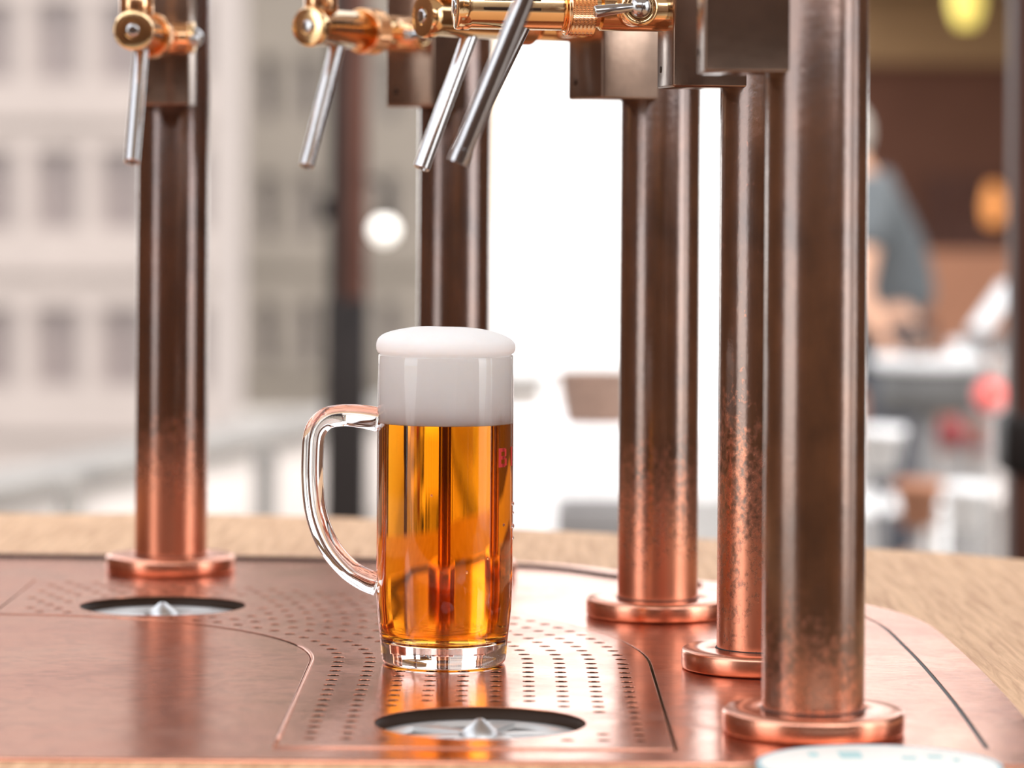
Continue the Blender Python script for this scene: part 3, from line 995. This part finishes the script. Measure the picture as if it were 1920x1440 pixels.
def rinser(c, label, rot):
    o = empty('glass_rinser', (c[0], c[1], -.030), rot)
    zb = .0232                           # top face, 5.5 mm under the tray
    r = DR - .001
    MB().lathe([(0, zb - .006), (r, zb - .006), (r, zb - .001), (r - .001, zb), (r - .011, zb), (r - .0125, zb - .003), (.018, zb - .003), (.0165, zb), (0, zb)], 64).build('basin', M_steel, o)
    sp = MB()
    for k in range(6):
        a = k * PI / 3
        Mz = Matrix.Rotation(a, 4, 'Z')
        sp.add([(.014, -.004, zb - .0031), (.049, -.008, zb - .0031), (.049, .008, zb - .0031), (.014, .004, zb - .0031),
                (.014, -.003, zb + .001), (.049, -.007, zb + .0002), (.049, .007, zb + .0002), (.014, .003, zb + .001)],
               [(0, 1, 2, 3), (4, 5, 6, 7), (0, 1, 5, 4), (1, 2, 6, 5), (2, 3, 7, 6), (3, 0, 4, 7)], False, Mz)
    sp.build('spray_arm_cross', M_steel, o)
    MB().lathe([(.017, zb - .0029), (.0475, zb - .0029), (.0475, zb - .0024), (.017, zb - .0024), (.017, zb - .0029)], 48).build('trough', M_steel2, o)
    MB().lathe([(0, zb - .001), (.0125, zb - .001), (.0122, zb + .0008), (.0075, zb + .0045), (.0022, zb + .0092), (0, zb + .0096)], 48).build('spray_nozzle', M_steel3, o)
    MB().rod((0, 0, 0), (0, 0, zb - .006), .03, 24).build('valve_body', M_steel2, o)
    tag(o, label, 'glass rinser', 'glass rinsers in the drip tray')
    return o
rinser(D1, 'round steel glass rinser in the near tray opening in front of the mug', .25)
rinser(D2, 'round steel glass rinser in the far left tray opening', .6)

# ------------------------------------------------------------------ tap columns
def knurl(m, x0, x1, r, n=90, rows=12):
    """diamond knurled ring about the x axis"""
    vs, fs = [], []
    for i in range(rows + 1):
        x_ = x0 + (x1 - x0) * i / rows
        for k in range(n * 2):
            t = PI * k / n + (PI / n if i % 2 else 0)
            rr = r + (.00028 if k % 2 == 0 else -.00012)
            vs.append((x_, rr * math.cos(t), rr * math.sin(t)))
    for i in range(rows):
        for k in range(n * 2):
            k2 = (k + 1) % (n * 2)
            fs.append((i * 2 * n + k, i * 2 * n + k2, (i + 1) * 2 * n + k2, (i + 1) * 2 * n + k))
    fs.append(tuple(range(2 * n))[::-1]); fs.append(tuple(rows * 2 * n + k for k in range(2 * n)))
    m.add(vs, fs, False)

RXM = Matrix.Rotation(PI / 2, 4, 'Y')    # z axis -> x axis

def tower(x, y, phi, za, mt, label, spout_r=.1565, tip=False, sleeve=False, zs=None):
    o = empty('beer_tap_column', (x, y, 0.0004), PI + math.radians(phi))
    MB().lathe([(0, 0), (.0498, 0), (.0504, .0006), (.0508, .0015), (.0508, .0100), (.0502, .0118), (.0486, .0128), (.030, .0130), (.0296, .0126), (0, .0126)], 96).build('flange', M_flange, o)
    MB().lathe([(.0284, .0126), (.0292, .0128), (.0292, .0133), (.0284, .0135)], 64).build('gap_ring', M_dark, o)  # black ring paints the darkness of the gap at the pipe foot
    MB().lathe([(0, .0126), (.0285, .0126), (.0285, .60), (.0275, .602), (0, .604)], 96).build('pipe', mt, o, sharp=40)
    MB().box(.004, .0655, -.0218, .0218, .366, .475, .0018, seg=3).build('mounting_block', M_block, o)
    for zz in (.378, .463):
        MB().rod((.0645, -.012, zz), (.0659, -.012, zz), .0022, 14).build('screw', M_bore, o)
    b = MB()
    b.lathe([(0, .060), (.0137, .060), (.0137, .1075), (.0118, .109), (.0118, .1125), (.0135, .1125), (.0135, .1282),
             (.0140, .129), (.0140, .1905), (.0147, .1915), (.0147, .1985), (.0140, .1996), (.0128, .2), (.0062, .2), (.0060, .1990), (0, .1990)],
            56, Matrix.Translation((0, 0, za)) @ RXM)
    body = b.build('tap_body', M_brass, o, sharp=35)
    kb = MB(); knurl(kb, .1128, .1278, .0168)
    ko = kb.build('knurled_collar', M_gold, body); ko.location = (0, 0, za)
    MB().lathe([(.0162, .1278), (.0172, .1282), (.0172, .1302), (.0162, .1306), (.0138, .1306), (.0138, .1278), (.0162, .1278)], 48, Matrix.Translation((0, 0, za)) @ RXM).build('clamp_ring', M_gold, body)
    # end button and its ring
    MB().lathe([(0, .1986), (.0050, .1986), (.0050, .2004), (.0044, .2010), (.0030, .2013), (0, .2014)], 32, Matrix.Translation((0, 0, za)) @ RXM).build('end_button', M_chrome, body)
    for s in (-1, 1):
        for zz in (-.0018, .0040):
            yy = math.sqrt(.0140 ** 2 - zz ** 2)
            MB().box(.148, .184, s * yy - .0006, s * yy + .0004, za + zz - .0009, za + zz + .0009, .0003).build('slot_strip', M_bore, body)  # dark flush strip stands for the shade in a recessed slot
    # spout
    zs_ = za - .1045 if zs is None else zs
    sx, ex = spout_r, spout_r + .0435
    tp_ = Vector((sx + .004, 0, za - .010)); bt = Vector((ex, 0, zs_))
    d = (bt - tp_).normalized()
    s = MB()
    Ms = Matrix.Translation(tp_) @ d.to_track_quat('Z', 'Y').to_matrix().to_4x4()
    L = (bt - tp_).length
    r = .0057
    s.lathe([(0, 0), (r, 0), (r, L - .0004), (r - .0004, L), (r - .0013, L), (r - .0016, L - .0006), (r - .0016, L - .02), (0, L - .02)], 40, Ms)
    so = s.build('spout', M_chrome, body, sharp=40)
    if tip:
        MB().lathe([(r - .0002, L - .0080), (r + .0005, L - .0078), (r + .0005, L + .0003), (r - .0012, L + .0003), (r - .0012, L - .0080), (r - .0002, L - .0080)], 40, Ms).build('spout_tip', M_chrome, body, sharp=40)
    # flow lever on the side of the tap
    xk = .0887
    MB().rod((xk, .006, za), (xk, .026, za), .0118, 32).build('lever_boss', M_gold, body)
    MB().lathe([(.0076, .0255), (.0116, .0255), (.0121, .0265), (.0116, .0292), (.0082, .0296), (.0076, .0255)], 32,
               Matrix.Translation((xk, 0, za)) @ Matrix.Rotation(-PI / 2, 4, 'X')).build('lever_ring', M_brass, body)
    lv = MB()
    lv.ball((xk, .0285, za), .0074, 24, 16)
    lv.rod((xk + .004, .0310, za - .0002), (xk + .0300, .0325, za - .0038), .0028, 20, .0038, .0014)
    lv.build('flow_lever', M_chrome, body)
    # handle base and lever upwards
    h = MB()
    h.rod((.183, 0, za + .0115), (.183, 0, za + .0260), .0125, 28)
    h.rod((.183, 0, za + .026), (.183, 0, za + .036), .0075, 20)
    h.rod((.183, 0, za + .035), (.190, 0, za + .115), .006, 20, .0105)
    h.build('tap_handle', M_gold, body)
    tag(o, label, 'beer tap', 'copper beer tap columns')
    return o

def colpos(px, d): return (px - CX) * d / F, d
xA, yA = colpos(1531, 1.873); xB, yB = colpos(1434, 2.126); xC, yC = colpos(1238, 2.395)
xM, yM = colpos(852, 2.64); xL_, yL = colpos(325, 2.66)
tower(xA, yA, 2, .424, patina('patina_near', -.025, .085, .70, (.122, .052, .023)), 'nearest and widest brown copper tap column, at far right', tip=True, zs=.3155)
tower(xB, yB, 11, .415, patina('patina_second', .030, .200, 1.15, (.122, .052, .023)), 'speckled copper tap column half hidden behind the nearest one', spout_r=.1530, zs=.3235)
tower(xC, yC, 33, .4195, patina('patina_third', .030, .135, .60, (.122, .052, .023)), 'copper tap column just right of the mug, against the white building', zs=.316)
tower(xM, yM, 58, .4215, patina('patina_mid', .020, .09, .5, (.100, .040, .017)), 'copper tap column directly behind the beer mug', zs=.3185)
tower(xL_, yL, 87, .4175, patina('patina_left', .050, .135, .55, (.098, .036, .014)), 'leftmost copper tap column with pink lower end', zs=.3205)

# ------------------------------------------------------------------ beer mug
mg = empty('beer_mug', (on(832, 1244).x, on(832, 1244).y, .0005))
ZR, RB = .1965, .0433
NF = 12
def facet(r, z, t):
    k = max(0.0, min(1.0, (z - .016) / .010)) * max(0.0, min(1.0, (.182 - z) / .022))
    a = (t % (2 * PI / NF)) - PI / NF
    flat = math.cos(PI / NF) / max(math.cos(a), .2)
    return r * (1 + k * (.22 * (flat * 1.018 - 1)))
prof = [(0, .0016), (.026, .0016), (.033, .0002), (.0368, 0), (.0385, .0009), (.0395, .0028), (.0400, .006), (.0404, .012), (.0409, .018), (.0418, .026), (.0427, .036), (.0432, .048)]
prof += [(RB, .06 + (.178 - .06) * k / 10) for k in range(11)]
prof += [(.0431, .184), (.0430, .190), (.0430, ZR - .0012), (.0426, ZR - .0002), (.0420, ZR), (.040, ZR - .0005), (0, ZR - .0005)]
gl = MB().lathe(prof, 144, rf=facet).build('glass_body', M_glass, mg, sharp=60)
# handle in the picture's left
hp = catmull([Vector(q) for q in ((-.0424, 0, .1545), (-.054, 0, .1565), (-.066, 0, .1570), (-.0765, 0, .1545), (-.0830, 0, .146), (-.0845, 0, .130), (-.0842, 0, .112),
                                  (-.0815, 0, .093), (-.0740, 0, .0745), (-.0620, 0, .0600), (-.052, 0, .0535), (-.0424, 0, .0500))], 6)
n = len(hp)
rad = []
for i in range(n):
    u = i / (n - 1)
    rad.append(.0070 + .0010 * max(0, 1 - u * 6) + .0010 * max(0, (u - .85) / .15))
MB().tube(hp, rad, 28, flat=(1.25, 1.0)).build('handle', M_glass, mg)
ZB = .1533
def facet_in(r, z, t):
    return r
bprof = [(0, .0125), (.024, .0128), (.034, .0145), (.0380, .0180), (.0392, .024), (.0403, .034), (.0411, .048)] + [(.0415, .06 + (ZB - .0004 - .06) * k / 8) for k in range(9)] + [(0, ZB - .0004)]
MB().lathe(bprof, 144, rf=facet_in).build('beer', M_beer, mg, sharp=50)
fprof = [(0, ZB), (.0417, ZB), (.0417, .165), (.0416, .180), (.0414, .193), (.0418, ZR + .0002), (.0432, ZR + .0008), (.0442, ZR + .0028), (.0444, ZR + .0050)]
nd = 16
for k in range(1, nd + 1):
    a = (PI / 2) * k / nd
    fprof.append((.0444 * math.cos(a) ** .62, ZR + .0050 + .0122 * math.sin(a) ** .8))
fprof[-1] = (0, fprof[-1][1])
fm = MB().lathe(fprof, 96)
for i, v in enumerate(fm.v):
    if v[2] > ZR + .002:
        k = (v[2] - ZR - .002) / .018
        fm.v[i] = (v[0], v[1], v[2] - k * .0035 * max(0, v[0] / .044) ** 1.5  - k * .0003 * math.sin(v[0] * 160 + v[1] * 90))
fm.build('foam_head', M_foam, mg)
# red print on the right flank of the glass: one letter and the upright of the next
def wrap_strokes(name, polys, a0, zc, r):
    m = MB()
    for poly in polys:
        k = len(poly)
        vs = []
        for rr in (r, r + .00012):
            for (sx, sz) in poly:
                a = a0 + sx / r
                vs.append((rr * math.cos(a), rr * math.sin(a), zc + sz))
        fs = [tuple(range(k))[::-1], tuple(range(k, 2 * k))] + [(i, (i + 1) % k, k + (i + 1) % k, k + i) for i in range(k)]
        m.add(vs, fs)
    return m.build(name, M_print, mg)
hB = .0060
bar = lambda x0, x1, z0, z1: [(x0, z0), (x1, z0), (x1, z1), (x0, z1)]
W_ = .0095
Bs = [bar(-W_/2, -W_/2 + .0028, -hB, hB), bar(-W_/2, W_/2 - .002, hB - .0022, hB), bar(-W_/2, W_/2 - .002, -.0011, .0011), bar(-W_/2, W_/2 - .002, -hB, -hB + .0022),
      bar(W_/2 - .0028, W_/2 - .0005, .0008, hB - .0008), bar(W_/2 - .0026, W_/2, -hB + .0008, -.0008)]
# angle of the letter on the glass: seen right of centre, facing the viewer's right
wrap_strokes('printed_letter', Bs, math.radians(-32), .1325, RB + .0001)
wrap_strokes('printed_letter', [bar(-.0016, .0016, -hB, hB)], math.radians(-14), .1325, RB + .0001)
tag(mg, 'full glass beer mug of golden lager with thick white foam head', 'mug')
# a few drops on the right flank
dp = MB()
for a, z, r in ((-6, .102, .0011), (-3, .096, .0008), (-8, .088, .0014), (-2, .080, .0009), (-70, .062, .0008), (-50, .07, .0007), (-30, .090, .0009), (-100, .11, .0006)):
    a = math.radians(a)
    dp.ball((RB * math.cos(a), RB * math.sin(a), z), r, 12, 8, (1, 1, 1.3))
o = dp.build('water_drops', M_glass, mg); o['kind'] = 'stuff'

# ------------------------------------------------------------------ beer mat in the near right corner
mc = on(1648, 1434, .004)
bm_ = empty('beer_mat', (mc.x, mc.y - .001, .0005))
R_ = .0630
MB().lathe([(0, 0), (R_, 0), (R_, .0034), (R_ - .0005, .0038), (0, .0038)], 72).build('board', M_card, bm_, sharp=40)
MB().lathe([(R_ - .0016, .0037), (R_ + .0003, .0037), (R_ + .0003, .0006), (R_ + .0004, .0006), (R_ + .0004, .0040), (R_ - .0016, .0040), (R_ - .0016, .0037)], 72).build('printed_border', M_blue, bm_)
pm = MB()
for x0, x1, y0, y1 in ((-.018, -.006, .018, .040), (.014, .022, .016, .026), (.028, .036, .020, .030), (-.034, -.029, .022, .036), (.040, .044, .010, .020)):
    pm.box(x0, x1, y0, y1, .0037, .0040)
pm.build('print', M_teal, bm_)
tag(bm_, 'round white beer mat with pale blue rim in the near right corner', 'beer mat')
